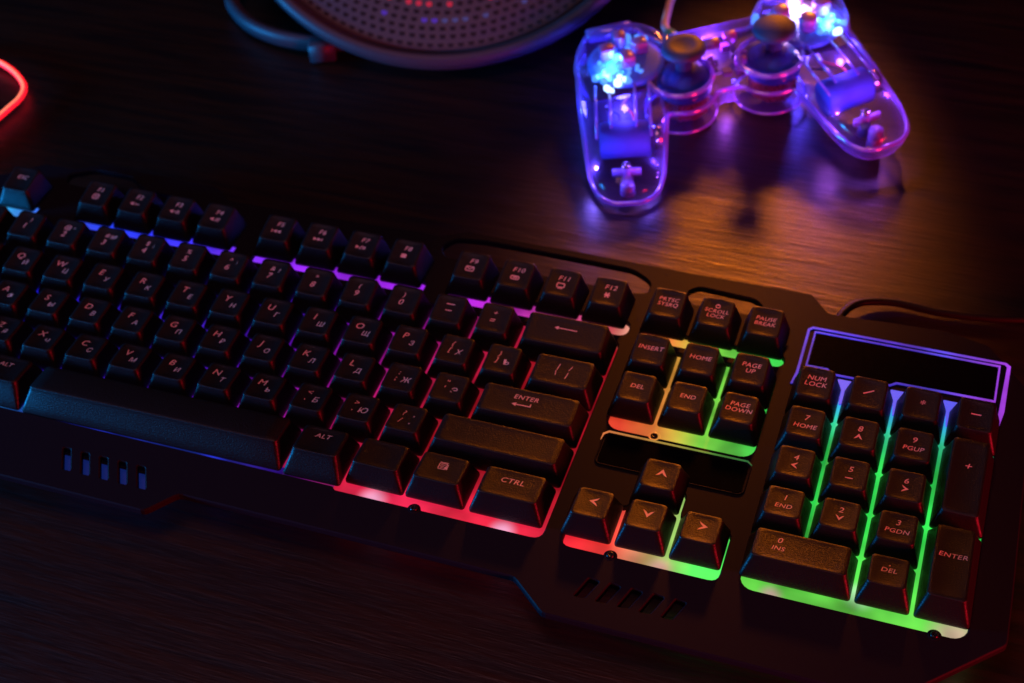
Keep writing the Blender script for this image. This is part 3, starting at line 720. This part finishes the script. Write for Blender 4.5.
# ------------------------------------------------------------------ round speaker at the back
az = R(18.7); th = R(30)
su = Vector((math.cos(az), math.sin(az), 0)); sv = Vector((-math.sin(az)*math.cos(th), math.cos(az)*math.cos(th), math.sin(th))); sn = su.cross(sv)
org = Vector((150, 180, 1))+su*(-1.9)+sv*95.5
SM = Matrix((su, sv, sn)).transposed()
sp = empty('speaker', org, SM.to_euler())
tag(sp, 'round grey speaker with perforated metal grille and thick rim behind the function keys', 'speaker')
M['spk'] = plain('speaker_paint', (.028, .03, .04), .5, metal=0, spec=.35, bump=.3, scale=1500)
M['grille'] = plain('grille_metal', (.026, .034, .052), .5, metal=.1)
M['hole'] = plain('hole_dark', (.003, .003, .004), .8)
b_ = MB(); b_.lathe([(80, -40), (96, -30), (106, -12), (110.5, -4), (111, 0), (109.5, 2.6), (106.5, 3.4), (104, 2.2), (103, .2), (102, -1)], n=120); b_.build('housing', M['spk'], sp)
b_ = MB(); b_.lathe([(103.4, -.2), (103.2, .8), (101, 1.0), (96, 2.2), (80, 4.5), (60, 6.4), (40, 7.6), (20, 8.2), (.01, 8.4)], n=120, cap=False); gr = b_.build('grille', M['grille'], sp)
def gz(r):
    T = [(0, 8.4), (20, 8.2), (40, 7.6), (60, 6.4), (80, 4.5), (96, 2.2), (101, 1.0), (104, .8)]
    for (a, za), (b, zb) in zip(T, T[1:]):
        if r <= b: return za+(zb-za)*(r-a)/(b-a)
    return .8
hb = MB(); lit = []
ri = 0; r = 99.5
while r > 40:
    n_ = int(2*math.pi*r/5.0); offa = (ri % 2)*math.pi/n_
    for k in range(n_):
        a = 2*math.pi*k/n_+offa
        if not (R(175) < a % (2*math.pi) < R(365)): continue
        x, y = r*math.cos(a), r*math.sin(a); z = gz(r)+.12
        deg = math.degrees(a) % 360
        rr = 1.55
        P = [(x+rr*math.cos(j*math.pi/4), y+rr*math.sin(j*math.pi/4), z) for j in range(8)]
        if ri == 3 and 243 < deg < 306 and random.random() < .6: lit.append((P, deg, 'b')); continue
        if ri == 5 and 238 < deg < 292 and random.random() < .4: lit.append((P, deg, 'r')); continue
        hb.add(P, [tuple(range(8))])
    r -= 4.0; ri += 1
hb.build('perforation', M['hole'], gr, smooth=False)
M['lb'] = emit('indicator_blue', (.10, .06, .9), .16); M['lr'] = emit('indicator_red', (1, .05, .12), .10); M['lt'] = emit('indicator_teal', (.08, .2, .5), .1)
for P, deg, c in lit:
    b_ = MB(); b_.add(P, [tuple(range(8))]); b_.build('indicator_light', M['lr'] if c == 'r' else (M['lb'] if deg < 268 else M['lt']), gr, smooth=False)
# side loop and foot, standing on the desk
inv = SM.inverted()
def wl_(p): return inv @ (Vector(p)-org)
loop_pts = spline([(16, 225, -6), (19, 200, -8), (28, 188, -9), (42, 178, -9), (60, 172.5, -9), (80, 172.5, -9), (96, 178, -9)], 8)
b_ = MB(); b_.tube([wl_(p) for p in loop_pts], 3.8, 14, sx=1.0, sz=1.5); b_.build('handle', M['spk'], sp)
b_ = MB(); b_.box(wl_((84, 169, -9.5)), (13, 9, 11), rot=inv @ Matrix.Rotation(az+.08, 3, 'Z'), bev=1.2); b_.build('foot', M['spk'], sp)

# ------------------------------------------------------------------ red neon strip at the left
nl = MB(); 
import numpy as _np
npts = spline([(-112, 119, -12), (-82, 121, -12), (-65, 116, -12), (-51, 106, -12), (-46.5, 96.5, -12), (-47, 86, -12), (-49, 71, -12), (-53, 53, -12), (-62, 28, -12)], 8)
nt = tag(empty('neon_strip', (0, 0, 0)), 'curved red glowing neon tube at the left edge of the desk', 'neon light')
nl.tube(npts, 1.4, 12); nl.build('tube', M['neon'], nt)
nc = MB(); nc.tube([p+Vector((0, -.5, 1.05)) for p in npts], .6, 8); nc.build('glowing_core', M['neon_core'], nt)
